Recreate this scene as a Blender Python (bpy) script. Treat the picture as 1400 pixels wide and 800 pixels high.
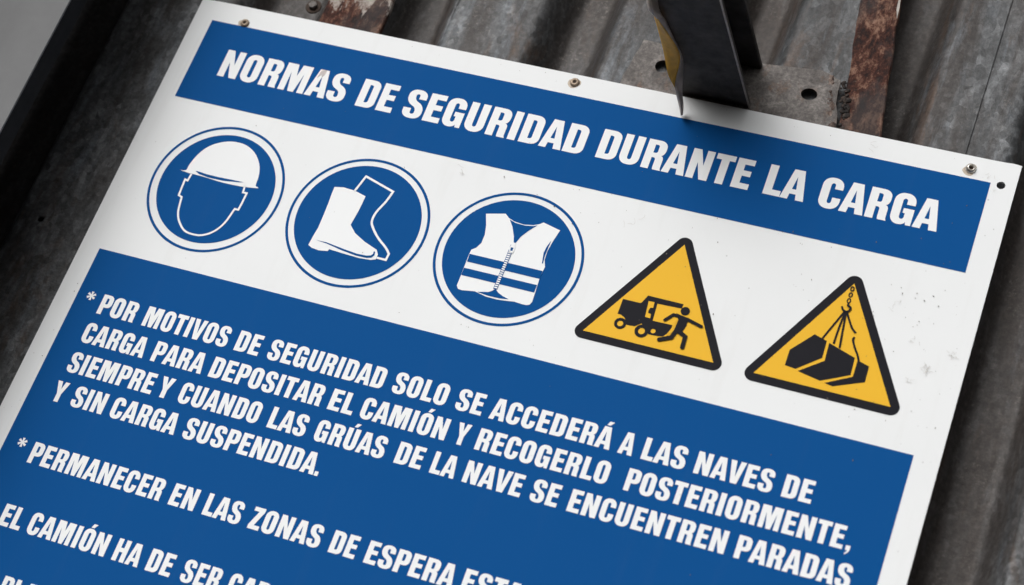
import bpy, bmesh, math, random
from mathutils import Vector, Matrix
random.seed(7)
for o in list(bpy.data.objects): bpy.data.objects.remove(o)
sc = bpy.context.scene
col = sc.collection
# ------------------------------------------------------------------ camera
# metres; x right along the wall, y into the wall, z up; z=0 is the top of the blue title band
cam_d = bpy.data.cameras.new('camera'); cam = bpy.data.objects.new('camera', cam_d); col.objects.link(cam)
cam.matrix_world = Matrix(((0.927862,-0.226544,0.296227,1.164174),(0.165587,-0.461460,-0.871571,-1.912405),(0.334146,0.857749,-0.390658,-1.130358),(0,0,0,1)))
cam_d.sensor_width = 36; cam_d.lens = 66.9826
cam_d.clip_start = .05; cam_d.clip_end = 200
cam_d.dof.use_dof = True; cam_d.dof.focus_distance = 2.24; cam_d.dof.aperture_fstop = 3.8
sc.camera = cam
# ------------------------------------------------------------------ sky and sun
LDIR = Vector((-.42, -.78, .50)).normalized()          # towards the light
world = bpy.data.worlds.new('World'); sc.world = world; world.use_nodes = True
wn = world.node_tree; bg = wn.nodes['Background']
sky = wn.nodes.new('ShaderNodeTexSky'); sky.sky_type = 'NISHITA'; sky.sun_disc = False
sky.sun_elevation = math.asin(LDIR.z); sky.sun_rotation = math.atan2(LDIR.x, LDIR.y)
sky.air_density = 1.0; sky.dust_density = 6.0; sky.ozone_density = 1.0
hs = wn.nodes.new('ShaderNodeHueSaturation'); hs.inputs['Saturation'].default_value = .12
wn.links.new(sky.outputs[0], hs.inputs['Color']); wn.links.new(hs.outputs[0], bg.inputs['Color'])
bg.inputs['Strength'].default_value = .10
sun_d = bpy.data.lights.new('sun', 'SUN'); sun_d.energy = .8; sun_d.angle = math.radians(48); sun_d.color = (.985, .99, 1)
sun = bpy.data.objects.new('sun', sun_d); col.objects.link(sun)
sun.rotation_euler = (-LDIR).to_track_quat('-Z', 'Y').to_euler()
vs = sc.view_settings; vs.view_transform = 'Standard'; vs.look = 'None'; vs.exposure = 0.24; vs.gamma = 1; vs.use_curve_mapping = False
# ---- measured layout of the print, metres on the board (u right, v down)
ROWS = [[0.429,[["POR",0.0349,0.0848],["MOTIVOS",0.0966,0.2091],["DE",0.2201,0.2511],["SEGURIDAD",0.2626,0.41],["SOLO",0.4218,0.4881],["SE",0.5,0.532],["ACCEDERÁ",0.5418,0.6845],["A",0.6939,0.7103],["LAS",0.7207,0.7694],["NAVES",0.7805,0.8666],["DE",0.8782,0.9104]]],[0.4686,[["CARGA",0.0317,0.1164],["PARA",0.1269,0.1943],["DEPOSITAR",0.2039,0.3479],["EL",0.3577,0.3882],["CAMIÓN",0.3974,0.5025],["Y",0.5127,0.5281],["RECOGERLO",0.539,0.6937],["POSTERIORMENTE",0.7136,0.9551],[",",0.9585,0.9632]]],[0.5087,[["SIEMPRE",0.0317,0.1459],["Y",0.1528,0.1697],["CUANDO",0.1809,0.2846],["LAS",0.2977,0.3443],["GRÚAS",0.3563,0.4424],["DE",0.4566,0.4887],["LA",0.4998,0.5291],["NAVE",0.539,0.6072],["SE",0.6182,0.6499],["ENCUENTREN",0.6619,0.8386],["PARADAS",0.8495,0.9728]]],[0.5482,[["Y",0.0295,0.0456],["SIN",0.0563,0.0993],["CARGA",0.1089,0.195],["SUSPENDIDA",0.2052,0.3734],[".",0.3744,0.3788]]],[0.6272,[["PERMANECER",0.0383,0.2129],["EN",0.2242,0.2561],["LAS",0.2675,0.3135],["ZONAS",0.3249,0.4119],["DE",0.4244,0.4555],["ESPERA",0.467,0.5715],["ESTA",0.5807,0.648]]],[0.706,[["EL",0.0395,0.0674],["CAMIÓN",0.0765,0.1785],["HA",0.1886,0.2219],["DE",0.2314,0.2619],["SER",0.2746,0.321],["CAR",0.3315,0.38]]],[0.7845,[["PLA",0.0782,0.123]]]]
AST = [[0.019,0.4088],[0.0223,0.6058]]
TITLE = [["NORMAS",0.0413,0.2165],["DE",0.234,0.2826],["SEGURIDAD",0.296,0.5322],["DURANTE",0.5492,0.7367],["LA",0.7544,0.8027],["CARGA",0.8187,0.957]]
PIC = {"helmet":[[0.05578,0.21904],[0.06088,0.2172],[0.06175,0.20844],[0.06497,0.19592],[0.07099,0.18354],[0.08062,0.17369],[0.09369,0.16674],[0.10799,0.1638],[0.12261,0.16537],[0.13631,0.17228],[0.14626,0.18233],[0.15236,0.19271],[0.15566,0.20457],[0.15685,0.21578],[0.16034,0.21714],[0.16052,0.21877],[0.14311,0.22119],[0.12627,0.22205],[0.10759,0.22195],[0.08957,0.22054],[0.07325,0.22008],[0.06662,0.22032]],"helmet_cut":[[0.07322,0.21527],[0.07635,0.21505],[0.08894,0.21616],[0.1051,0.21637],[0.12346,0.21572],[0.14103,0.21526],[0.13459,0.21687],[0.11456,0.21964],[0.09341,0.22014],[0.07977,0.21845]],"face":[[0.06999,0.22061],[0.0691,0.23047],[0.06526,0.22973],[0.06592,0.24115],[0.06681,0.25247],[0.07157,0.25408],[0.07342,0.26453],[0.07666,0.27625],[0.08347,0.287],[0.09476,0.29654],[0.10768,0.29872],[0.11995,0.29666],[0.13191,0.2881],[0.14004,0.27392],[0.14441,0.25291],[0.14935,0.25277],[0.15002,0.24233],[0.15032,0.2286],[0.14513,0.2288],[0.14397,0.22013]],"boot":[[0.25438,0.19334],[0.26556,0.19108],[0.28136,0.19209],[0.29705,0.19613],[0.29629,0.21635],[0.2939,0.2374],[0.30346,0.2466],[0.31933,0.25464],[0.33106,0.25885],[0.33774,0.26113],[0.34151,0.26683],[0.34143,0.27351],[0.33538,0.27588],[0.32081,0.27701],[0.29777,0.27604],[0.28092,0.27505],[0.28009,0.27795],[0.26891,0.27977],[0.25955,0.27869],[0.25388,0.27612],[0.25484,0.26316],[0.25645,0.25107],[0.25624,0.23393],[0.25567,0.21706],[0.25466,0.20214]],"sole":[[0.26078,0.26759],[0.27385,0.26718],[0.29797,0.27036],[0.31639,0.27228],[0.32872,0.27175],[0.33361,0.27021],[0.33556,0.26757],[0.33511,0.26395],[0.33708,0.26451],[0.33792,0.2691],[0.33545,0.27293],[0.32989,0.27465],[0.31623,0.27499],[0.29772,0.27284],[0.27446,0.26864]],"leg":[[0.28087,0.19277],[0.28723,0.16982],[0.32767,0.1818],[0.32432,0.19638],[0.318,0.21356],[0.31739,0.22596],[0.32198,0.23427],[0.33332,0.24565],[0.34743,0.25595],[0.35411,0.26276],[0.35346,0.27117],[0.34169,0.27104]],"vest":[[0.44849,0.18234],[0.47156,0.17647],[0.47709,0.18096],[0.48523,0.18397],[0.49774,0.18505],[0.50909,0.18294],[0.51529,0.18002],[0.51939,0.17658],[0.54184,0.18172],[0.53849,0.19686],[0.53638,0.21135],[0.53706,0.22349],[0.54051,0.23198],[0.53999,0.23862],[0.53955,0.24885],[0.5403,0.26105],[0.54114,0.27882],[0.53971,0.28278],[0.53606,0.28451],[0.52972,0.28466],[0.52113,0.28387],[0.51437,0.28489],[0.50064,0.28647],[0.48617,0.28618],[0.47156,0.28306],[0.45587,0.28565],[0.45107,0.2851],[0.44824,0.28143],[0.44819,0.26447],[0.44789,0.23825],[0.44836,0.23231],[0.4529,0.22876],[0.45689,0.2211],[0.45696,0.20938],[0.45404,0.19677]],"vneck":[[0.4786,0.18246],[0.48696,0.1854],[0.49929,0.18599],[0.50952,0.18417],[0.51395,0.1817],[0.50606,0.19144],[0.49981,0.20101],[0.49622,0.2112],[0.4938,0.21051],[0.4914,0.20317],[0.48547,0.19139]],"hem":[[0.49387,0.27381],[0.49834,0.27754],[0.5052,0.28063],[0.5136,0.28278],[0.5023,0.28449],[0.48801,0.28466],[0.47424,0.28313],[0.48746,0.2799],[0.49145,0.27704]],"s1":[[0.44834,0.23814],[0.53974,0.23791],[0.5399,0.2485],[0.44881,0.24856]],"s2":[[0.44835,0.25709],[0.53953,0.25687],[0.53953,0.26692],[0.44842,0.26703]],"armhole":[[0.53629,0.19743],[0.53383,0.20544],[0.53284,0.21489],[0.53551,0.22859],[0.53682,0.22825],[0.53569,0.21756],[0.53599,0.20751]],"zip":[[0.49422,0.21436],[0.49391,0.27458]],"slider":[[0.49251,0.21296],[0.49591,0.21102],[0.49817,0.2173],[0.49831,0.22438],[0.49289,0.22473],[0.49172,0.2195]],"slider_cut":[[0.49305,0.21783],[0.49641,0.21776],[0.49634,0.22226],[0.49365,0.22216]],"tri1":[[0.68809,0.16361],[0.60976,0.29817],[0.76341,0.2982]],"tri2":[[0.88655,0.16351],[0.80971,0.29831],[0.96253,0.29862]],"tri1o":[[0.67788,0.29818],[0.68086,0.30737]],"tri2o":[[0.87159,0.2984],[0.87432,0.30814]],"truck":[[0.6414,0.2483],[0.66216,0.24837],[0.66341,0.24728],[0.66788,0.23697],[0.70998,0.23719],[0.70977,0.24304],[0.68117,0.24409],[0.68254,0.26612],[0.7069,0.2656],[0.70187,0.28114],[0.69457,0.28311],[0.68339,0.28363],[0.6714,0.27261],[0.66496,0.27809],[0.65551,0.27862],[0.6506,0.27064],[0.64507,0.26783],[0.64124,0.26809]],"truckwin":[[0.67042,0.2434],[0.67741,0.24306],[0.67825,0.25067],[0.67515,0.25099],[0.67396,0.25509],[0.67465,0.25793],[0.67812,0.25876],[0.67891,0.26408],[0.67256,0.26351]],"wheels":[[0.64803,0.27887],[0.65477,0.27706],[0.6514,0.27796],[0.67438,0.28181],[0.68214,0.27973],[0.67816,0.2808],[0.68695,0.27844],[0.68967,0.27771]],"torso":[[0.70524,0.25028],[0.72127,0.25301],[0.72102,0.26306],[0.71874,0.27163],[0.71557,0.27447],[0.70928,0.27243],[0.71037,0.25793]],"head":[[0.71455,0.24528],[0.71957,0.24395]],"arms":[[[0.70933,0.2532],[0.70317,0.25309],[0.69573,0.26184]],[[0.71947,0.25449],[0.72687,0.25651],[0.73765,0.25935]]],"legs":[[[0.71407,0.27115],[0.7242,0.27612],[0.72481,0.28955]],[[0.71226,0.27114],[0.70911,0.28118],[0.69693,0.28694]]],"gap":[[0.70937,0.25619],[0.70669,0.26566],[0.70763,0.27363],[0.70097,0.28188]],"boxA":[[0.86137,0.23561],[0.87631,0.24014],[0.87698,0.26134],[0.85243,0.2818],[0.84006,0.28034],[0.84003,0.26117]],"boxB":[[0.87936,0.24176],[0.91102,0.25209],[0.91187,0.27348],[0.88177,0.28867],[0.85554,0.2836],[0.88033,0.26406]],"boxC":[[0.91454,0.25403],[0.92845,0.25817],[0.92895,0.27763],[0.89649,0.29155],[0.88703,0.28986],[0.91473,0.27461]],"ropes":[[[0.88526,0.20067],[0.87853,0.21824],[0.87085,0.23844]],[[0.88619,0.20092],[0.88484,0.22146],[0.8843,0.24164]],[[0.88721,0.20065],[0.88928,0.22027],[0.89189,0.24494]],[[0.8881,0.19991],[0.89255,0.20834],[0.89856,0.21778],[0.90404,0.22291]],[[0.90412,0.22801],[0.90349,0.23208],[0.90799,0.24082],[0.91271,0.24801],[0.91604,0.25482]]],"hook":[[0.88086,0.19491],[0.88354,0.19915],[0.88769,0.20002],[0.89043,0.19731],[0.89037,0.19387],[0.88717,0.19249],[0.88705,0.1888]],"links":[[0.8865,0.18597],[0.88645,0.17852],[0.88633,0.17082]],"link_r":[[0.8865,0.18597],[0.88914,0.18527]]}
CIRC = [[0.10867,0.23205,0.08735,0.08902],[0.1088,0.23188,0.07536,0.07678],[0.3006,0.2319,0.08889,0.08843],[0.30047,0.23131,0.07836,0.07777],[0.49448,0.232,0.0896,0.08845],[0.49468,0.23182,0.07885,0.07783]]
STRIP = [[[0.60087,-0.03006,-0.186],[0.60419,-0.0349,-0.151],[0.60655,-0.03386,-0.126],[0.61111,-0.02895,-0.091],[0.61663,-0.01798,-0.064],[0.62379,-0.01333,-0.044],[0.62963,-0.00741,-0.015],[0.63188,-0.00299,-0.0014999999999999996]],[[0.60616,-0.0238,-0.196],[0.6121,-0.02501,-0.161],[0.61745,-0.02914,-0.136],[0.63107,-0.02655,-0.101],[0.629,-0.02509,-0.07400000000000001],[0.62382,-0.01989,-0.054],[0.63289,-0.00487,-0.025],[0.63539,0.00276,-0.0115]],[[0.61044,-0.03447,-0.183],[0.61726,-0.03352,-0.148],[0.62319,-0.03216,-0.123],[0.63082,-0.03125,-0.088],[0.6293,-0.03422,-0.061000000000000006],[0.63235,-0.01741,-0.041],[0.63273,-0.01016,-0.012],[0.63285,-0.00521,-0.003]]]
# ------------------------------------------------------------------ helpers
def link(name, me, mat=None, parent=None):
    o = bpy.data.objects.new(name, me); col.objects.link(o)
    if mat: me.materials.clear(); me.materials.append(mat)
    if parent: o.parent = parent
    return o
def thing(name, label, cat, loc=(0, 0, 0), group=None):
    o = bpy.data.objects.new(name, None); col.objects.link(o); o.location = loc; o.empty_display_size = .05
    o['label'] = label; o['category'] = cat
    if group: o['group'] = group
    return o
def bm_mesh(bm, name, smooth=False):
    me = bpy.data.meshes.new(name); bm.normal_update(); bm.to_mesh(me); bm.free()
    if smooth:
        for p in me.polygons: p.use_smooth = True
    return me
def node_mat(name):
    m = bpy.data.materials.new(name); m.use_nodes = True
    nt = m.node_tree; return m, nt, nt.nodes['Principled BSDF']
class NT:
    """tiny helper to write node trees"""
    def __init__(s, nt):
        s.nt = nt; tc = nt.nodes.new('ShaderNodeTexCoord'); s.obj = tc.outputs['Object']
    def n(s, t, **k):
        nd = s.nt.nodes.new(t)
        for a, b in k.items():
            if a.startswith('i_'): nd.inputs[a[2:].replace('_', ' ')].default_value = b
            else: setattr(nd, a, b)
        return nd
    def l(s, a, b): s.nt.links.new(a, b)
    def map(s, scale=(1, 1, 1), loc=(0, 0, 0), rot=(0, 0, 0)):
        m = s.n('ShaderNodeMapping'); m.inputs['Scale'].default_value = scale; m.inputs['Location'].default_value = loc; m.inputs['Rotation'].default_value = rot
        s.l(s.obj, m.inputs['Vector']); return m.outputs[0]
    def noise(s, scale, detail=4, rough=.55, vec=None, dist=0):
        t = s.n('ShaderNodeTexNoise'); t.inputs['Scale'].default_value = scale; t.inputs['Detail'].default_value = detail
        t.inputs['Roughness'].default_value = rough; t.inputs['Distortion'].default_value = dist
        s.l(vec or s.obj, t.inputs['Vector']); return t.outputs['Fac']
    def ramp(s, fac, stops, mode='LINEAR'):
        r = s.n('ShaderNodeValToRGB'); cr = r.color_ramp; cr.interpolation = mode
        while len(cr.elements) < len(stops): cr.elements.new(.5)
        for e, (p, c) in zip(cr.elements, stops):
            e.position = p; e.color = (c, c, c, 1) if isinstance(c, (int, float)) else (*c, 1)
        s.l(fac, r.inputs['Fac']); return r.outputs['Color']
    def mix(s, fac, a, b, mode='MIX'):
        m = s.n('ShaderNodeMix', data_type='RGBA', blend_type=mode)
        for v, i in ((fac, m.inputs[0]), (a, m.inputs[6]), (b, m.inputs[7])):
            if isinstance(v, bpy.types.NodeSocket): s.l(v, i)
            elif isinstance(v, (int, float)) and i.type == 'VALUE': i.default_value = v
            else: i.default_value = (*v, 1) if not isinstance(v, (int, float)) else (v, v, v, 1)
        return m.outputs[2]
    def math(s, op, a, b=0):
        m = s.n('ShaderNodeMath', operation=op)
        for v, i in ((a, m.inputs[0]), (b, m.inputs[1])):
            if isinstance(v, bpy.types.NodeSocket): s.l(v, i)
            else: i.default_value = v
        return m.outputs[0]
    def bump(s, h, strength, dist, bsdf):
        b = s.n('ShaderNodeBump'); b.inputs['Strength'].default_value = strength; b.inputs['Distance'].default_value = dist
        s.l(h, b.inputs['Height']); s.l(b.outputs[0], bsdf.inputs['Normal'])

# ------------------------------------------------------------------ materials
def print_mat(name, color, rough=.40, speck=(.12, .10, .09), dirt=.25, spec=.06):
    """enamel / vinyl print on the sign with small specks, faint smears and streaks"""
    m, nt, p = node_mat(name); N = NT(nt)
    c = N.mix(N.math('MULTIPLY', N.ramp(N.noise(5, 5, .6), [(.42, 0), (.75, 1)]), dirt * .30), color, [x * .72 + .03 for x in color])
    st = N.noise(1, 5, .62, N.map((38, 38, 5)))                                    # rain streaks, vertical
    c = N.mix(N.math('MULTIPLY', N.ramp(st, [(.55, 0), (.8, 1)]), dirt * .35), c, (.42, .39, .34))
    # specks of dirt in loose swarms
    v = N.n('ShaderNodeTexVoronoi', feature='F1'); v.inputs['Scale'].default_value = 85; v.inputs['Randomness'].default_value = 1
    dv = N.noise(60, 3, .6)
    N.l(N.obj, v.inputs['Vector'])
    sw = N.ramp(N.noise(7, 4, .6, N.map(loc=(3, 1, 2))), [(.52, 0), (.66, 1)])
    thr = N.math('MULTIPLY', v.outputs['Distance'], 1)
    spot = N.ramp(N.math('ADD', thr, N.math('MULTIPLY', dv, .16)), [(.125, 1), (.16, 0)])
    sel = N.ramp(v.outputs['Color'], [(.62, 0), (.64, 1)])
    k = N.math('MULTIPLY', N.math('MULTIPLY', spot, sel), N.math('ADD', N.math('MULTIPLY', sw, .8), .12))
    c = N.mix(N.math('MULTIPLY', k, dirt * 2.2 if dirt < .4 else .9), c, speck)
    # scratchy smudges
    sm = N.ramp(N.noise(1, 8, .75, N.map((90, 90, 60))), [(.66, 0), (.72, 1)])
    lg = N.ramp(N.noise(4.2, 3, .5, N.map(loc=(9, 4, 5))), [(.60, 0), (.70, 1)])
    c = N.mix(N.math('MULTIPLY', N.math('MULTIPLY', sm, lg), dirt * 1.5), c, (.33, .29, .25))
    N.l(c, p.inputs['Base Color'])
    r = N.n('ShaderNodeMapRange'); r.inputs['To Min'].default_value = rough - .07; r.inputs['To Max'].default_value = rough + .14
    N.l(N.noise(9, 6, .65), r.inputs['Value']); N.l(r.outputs[0], p.inputs['Roughness'])
    N.bump(N.noise(5.5, 3, .5), .25, .004, p)
    p.inputs['Specular IOR Level'].default_value = spec
    return m
M = {}
M['white'] = print_mat('sign_white_enamel', (.79, .803, .808), dirt=.30)
M['blue'] = print_mat('sign_blue_vinyl', (.0048, .075, .258), rough=.5, speck=(.12, .18, .3), dirt=.03, spec=.015)
M['letters'] = print_mat('sign_white_print', (.82, .832, .838), dirt=.18)
M['yellow'] = print_mat('sign_yellow_vinyl', (.80, .45, .030), dirt=.10)
M['black'] = print_mat('sign_black_vinyl', (.014, .014, .018), speck=(.1, .1, .1), dirt=.04, spec=.03)

def zinc_mat(name, dirt_bias=0., tone=1.):
    """old galvanised sheet: spangles, streaks of brown dirt, some rust"""
    m, nt, p = node_mat(name); N = NT(nt)
    v = N.n('ShaderNodeTexVoronoi'); v.inputs['Scale'].default_value = 1
    wv = N.n('ShaderNodeMix', data_type='VECTOR'); wv.inputs[0].default_value = .25
    nz = N.n('ShaderNodeTexNoise'); nz.inputs['Scale'].default_value = 40; N.l(N.obj, nz.inputs['Vector'])
    mp = N.map((130, 130, 85)); va = N.n('ShaderNodeVectorMath', operation='ADD'); N.l(mp, va.inputs[0])
    vm = N.n('ShaderNodeVectorMath', operation='SCALE'); vm.inputs['Scale'].default_value = 1.6; N.l(nz.outputs['Color'], vm.inputs[0]); N.l(vm.outputs[0], va.inputs[1])
    N.l(va.outputs[0], v.inputs['Vector'])
    g = lambda x: [x * tone * .97, x * tone, x * tone * 1.04]
    sp = N.ramp(v.outputs['Color'], [(.08, g(.040)), (.55, g(.062)), (.97, g(.108))])
    mot = N.ramp(N.noise(1, 8, .68, N.map((22, 22, 12), loc=(4, 4, 4)), dist=.6), [(.34, .50), (.50, .95), (.68, 1.75)])
    c = N.mix(.9, sp, mot, 'MULTIPLY')
    stre = N.noise(1, 7, .64, N.map((24, 24, 3.0), loc=(1.7, 0, 0)), dist=.6)
    k1 = N.ramp(stre, [(.44 - dirt_bias, 0), (.60 - dirt_bias, 1)])
    c = N.mix(N.math('MULTIPLY', k1, .72), c, (.036, .028, .024))
    pale = N.ramp(N.noise(1, 9, .74, N.map((30, 30, 7), loc=(5, 0, 3)), dist=.5), [(.53, 0), (.68, 1)])
    c = N.mix(N.math('MULTIPLY', pale, .55), c, [q * tone for q in (.135, .152, .172)])
    ru = N.ramp(N.noise(1, 8, .72, N.map((16, 16, 5), loc=(.3, 2, 8)), dist=.5), [(.56, 0), (.68, 1)])
    c = N.mix(N.math('MULTIPLY', ru, .7), c, (.085, .050, .031))
    sx = N.n('ShaderNodeSeparateXYZ'); N.l(N.obj, sx.inputs[0])       # browner and darker towards the valley floors, ragged edge
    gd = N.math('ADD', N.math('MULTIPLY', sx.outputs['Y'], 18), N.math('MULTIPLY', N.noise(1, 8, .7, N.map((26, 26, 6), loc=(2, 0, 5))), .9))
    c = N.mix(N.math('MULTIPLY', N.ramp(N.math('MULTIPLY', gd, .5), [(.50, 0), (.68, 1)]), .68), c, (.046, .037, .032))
    li = N.math('MULTIPLY', N.ramp(N.noise(210, 6, .8), [(.56, 0), (.62, 1)]), N.ramp(N.noise(13, 5, .65, N.map(loc=(6, 2, 1))), [(.48, 0), (.60, 1)]))
    c = N.mix(N.math('MULTIPLY', li, .55), c, (.17, .155, .14))                        # powdery pale specks in patches
    fine = N.ramp(N.noise(150, 7, .75), [(.34, .62), (.52, 1.0), (.68, 1.5)])
    c = N.mix(1, c, fine, 'MULTIPLY')
    N.l(c, p.inputs['Base Color']); p.inputs['Metallic'].default_value = .35
    r = N.n('ShaderNodeMapRange'); r.inputs['To Min'].default_value = .42; r.inputs['To Max'].default_value = .72
    N.l(stre, r.inputs['Value']); N.l(r.outputs[0], p.inputs['Roughness'])
    N.bump(N.math('ADD', N.noise(70, 6, .7), N.math('MULTIPLY', N.noise(9, 4, .5), 2.5)), .55, .0028, p)
    return m
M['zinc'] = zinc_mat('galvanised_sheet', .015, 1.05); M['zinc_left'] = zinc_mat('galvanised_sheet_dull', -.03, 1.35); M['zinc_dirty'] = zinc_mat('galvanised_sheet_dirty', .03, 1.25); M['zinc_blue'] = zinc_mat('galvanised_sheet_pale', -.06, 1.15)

def rust_mat(name, peel=False, base=((.018, .009, .008), (.072, .025, .016), (.26, .150, .105))):
    m, nt, p = node_mat(name); N = NT(nt)
    n1 = N.noise(1, 9, .74, N.map((85, 85, 48)), dist=.15)
    c = N.ramp(n1, [(.40, base[0]), (.50, base[1]), (.62, base[2])])
    sp = N.ramp(N.noise(150, 4, .7), [(.62, 0), (.7, 1)])
    c = N.mix(N.math('MULTIPLY', sp, .5), c, (.24, .17, .12))
    gr = N.ramp(N.noise(1, 5, .6, N.map((18, 18, 9), loc=(2, 2, 2))), [(.52, 0), (.62, 1)])
    c = N.mix(N.math('MULTIPLY', gr, .7), c, (.045, .042, .042))
    if peel:
        sx = N.n('ShaderNodeSeparateXYZ'); N.l(N.obj, sx.inputs[0])
        lim = N.math('ADD', N.math('MULTIPLY', sx.outputs['Z'], 4.0), N.math('MULTIPLY', N.noise(1, 8, .75, N.map((60, 60, 14))), .62))
        k = N.ramp(lim, [(peel, 0), (peel + .02, 1)])
        c = N.mix(k, c, N.ramp(N.noise(90, 5, .7), [(.38, (.10, .045, .03)), (.5, (.34, .29, .26)), (.7, (.50, .46, .42))]))
    N.l(c, p.inputs['Base Color']); p.inputs['Roughness'].default_value = .82; p.inputs['Specular IOR Level'].default_value = .25
    N.bump(N.math('ADD', n1, N.math('MULTIPLY', N.noise(190, 6, .7), .6)), .8, .003, p)
    return m
M['rust'] = rust_mat('rusty_bar'); M['rust_peel'] = rust_mat('peeling_rusty_bar', .585)
M['plate'] = rust_mat('dull_steel_plate', False, ((.075, .062, .055), (.15, .128, .116), (.24, .20, .18)))
def plate_mat():
    m, nt, p = node_mat('scuffed_steel_plate'); N = NT(nt)
    c = N.ramp(N.noise(1, 9, .7, N.map((38, 38, 38), loc=(1, 0, 1)), dist=.7), [(.32, (.060, .052, .048)), (.50, (.118, .106, .099)), (.68, (.215, .195, .182))])
    ru = N.ramp(N.noise(1, 7, .72, N.map((30, 30, 22), loc=(7, 0, 4)), dist=.4), [(.54, 0), (.66, 1)])
    c = N.mix(N.math('MULTIPLY', ru, .75), c, (.125, .068, .040))
    c = N.mix(1, c, N.ramp(N.noise(230, 6, .75), [(.36, .6), (.52, 1), (.68, 1.5)]), 'MULTIPLY')
    N.l(c, p.inputs['Base Color']); p.inputs['Roughness'].default_value = .6; p.inputs['Metallic'].default_value = .2; p.inputs['Specular IOR Level'].default_value = .3
    N.bump(N.math('ADD', N.noise(60, 6, .7), N.noise(230, 6, .7)), .5, .0015, p); return m
M['plate'] = plate_mat()
M['weld_dark'] = rust_mat('dark_weld_slag', False, ((.016, .013, .012), (.045, .034, .029), (.10, .07, .055)))
M['weld'] = rust_mat('weld_bead', False, ((.05, .035, .03), (.12, .085, .07), (.28, .22, .19)))

def paint_mat(name, color, rough=.5, var=.3, metal=0, scale=30, spec=.4):
    m, nt, p = node_mat(name); N = NT(nt)
    c = N.mix(N.ramp(N.noise(scale, 6, .65), [(.35, 0), (.7, 1)]), color, [x * (1 - var) for x in color])
    c = N.mix(N.math('MULTIPLY', N.ramp(N.noise(1, 7, .7, N.map((20, 20, 3))), [(.55, 0), (.72, 1)]), .4), c, [x * .6 + .02 for x in color])
    N.l(c, p.inputs['Base Color']); p.inputs['Roughness'].default_value = rough; p.inputs['Metallic'].default_value = metal; p.inputs['Specular IOR Level'].default_value = spec
    N.bump(N.noise(scale * 4, 5, .6), .3, .001, p); return m
M['dark'] = paint_mat('dark_steel_paint', (.085, .078, .073), .62, .55, 0, 45, .12)
M['gap_shade'] = paint_mat('painted_gap_shade', (.020, .020, .021), .7, .4, 0, 40, .1)  # near-black tone that paints the shade beside the pale panel
M['edge'] = paint_mat('pale_steel_edge', (.5, .45, .41), .4, .4, .3, 90)
M['cover'] = paint_mat('pale_grey_coated_sheet', (.185, .187, .190), .55, .25, 0, 5, .08)
M['rivet'] = paint_mat('rivet_metal', (.40, .31, .23), .5, .5, .45, 260)
M['stain'] = paint_mat('pale_rust_stain', (.62, .53, .43), .6, .35, 0, 300, .1)
M['flake'] = paint_mat('old_pale_paint', (.50, .46, .42), .6, .5, 0, 120, .2)
M['speck'] = paint_mat('dirt_speck', (.20, .175, .15), .8, .5, 0, 300, .1)
M['scuff'] = paint_mat('scuff_mark', (.62, .595, .56), .7, .4, 0, 300, .1)
M['rivet_bright'] = paint_mat('bright_screw_metal', (.62, .58, .52), .28, .3, .9, 220)
M['rivet_rust'] = paint_mat('rivet_core', (.05, .03, .02), .8, .4, 0, 300)
M['liner'] = paint_mat('wall_liner', (.02, .02, .02), .9, .2)
M['strip_grey'] = paint_mat('strip_bare_side', (.55, .47, .41), .5, .35, .1, 60)
M['strip_yellow'] = paint_mat('strip_yellow_side', (.80, .42, .03), .5, .35, 0, 60)

# ------------------------------------------------------------------ lettering: outline glyphs, cap height 1000
K = .58
G = {}                       # char: (advance box width, left bearing, right bearing, [contours of (x, y, ra, rb)])
def R(*p): return [(a + (0,) * (4 - len(a))) if len(a) != 3 else (a[0], a[1], a[2], a[2]) for a in p]
def ctr(x0=232, x1=352, y0=165, y1=835): return R((x0, y0, 60, 75), (x1, y0, 75, 60), (x1, y1, 60, 75), (x0, y1, 75, 60))
G['O'] = (585, 40, 40, [R((0, -15, 280, 270), (585, -15, 270, 280), (585, 1015, 280, 270), (0, 1015, 270, 280)), ctr()])
G['N'] = (630, 54, 54, [R((0, 0), (0, 1000), (232, 1000), (408, 475), (408, 1000), (630, 1000), (630, 0), (398, 0), (222, 560), (222, 0))])
G['R'] = (592, 54, 30, [R((0, 0), (0, 1000), (580, 1000, 230, 220), (580, 520, 190, 110), (478, 497), (562, 465, 60, 110), (562, 60, 60, 30), (592, 0), (358, 0), (340, 50, 20, 60), (340, 402, 70, 60), (226, 402), (226, 0)),
              R((226, 562), (350, 562, 62, 62), (350, 842, 62, 62), (226, 842))])
G['M'] = (850, 54, 54, [R((0, 0), (0, 1000), (352, 1000), (430, 585), (503, 1000), (850, 1000), (850, 0), (642, 0), (642, 700), (528, 0), (340, 0), (212, 700), (212, 0))])
G['A'] = (662, -8, -8, [R((0, 0), (190, 1000), (488, 1000), (662, 0), (438, 0), (414, 185), (238, 185), (214, 0)), R((266, 345), (388, 345), (330, 770))])
G['S'] = (585, 34, 34, [R((578, 690), (578, 1015, 230, 260), (12, 1015, 260, 230), (12, 535, 190, 190), (360, 362, 110, 110), (360, 140, 62, 62), (232, 140, 62, 62), (232, 330), (0, 330), (0, -15, 230, 265), (590, -15, 265, 230), (590, 470, 190, 190), (240, 650, 110, 110), (240, 860, 62, 62), (352, 860, 62, 62), (352, 690))])
G['E'] = (505, 54, 28, [R((0, 0), (0, 1000), (492, 1000), (492, 812), (226, 812), (226, 612), (462, 612), (462, 428), (226, 428), (226, 188), (505, 188), (505, 0))])
G['C'] = (575, 40, 34, [R((575, 655), (575, 1015, 280, 265), (0, 1015, 265, 280), (0, -15, 280, 265), (575, -15, 265, 280), (575, 372), (350, 372), (350, 165, 75, 58), (232, 165, 58, 75), (232, 835, 75, 58), (350, 835, 58, 75), (350, 655))])
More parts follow.
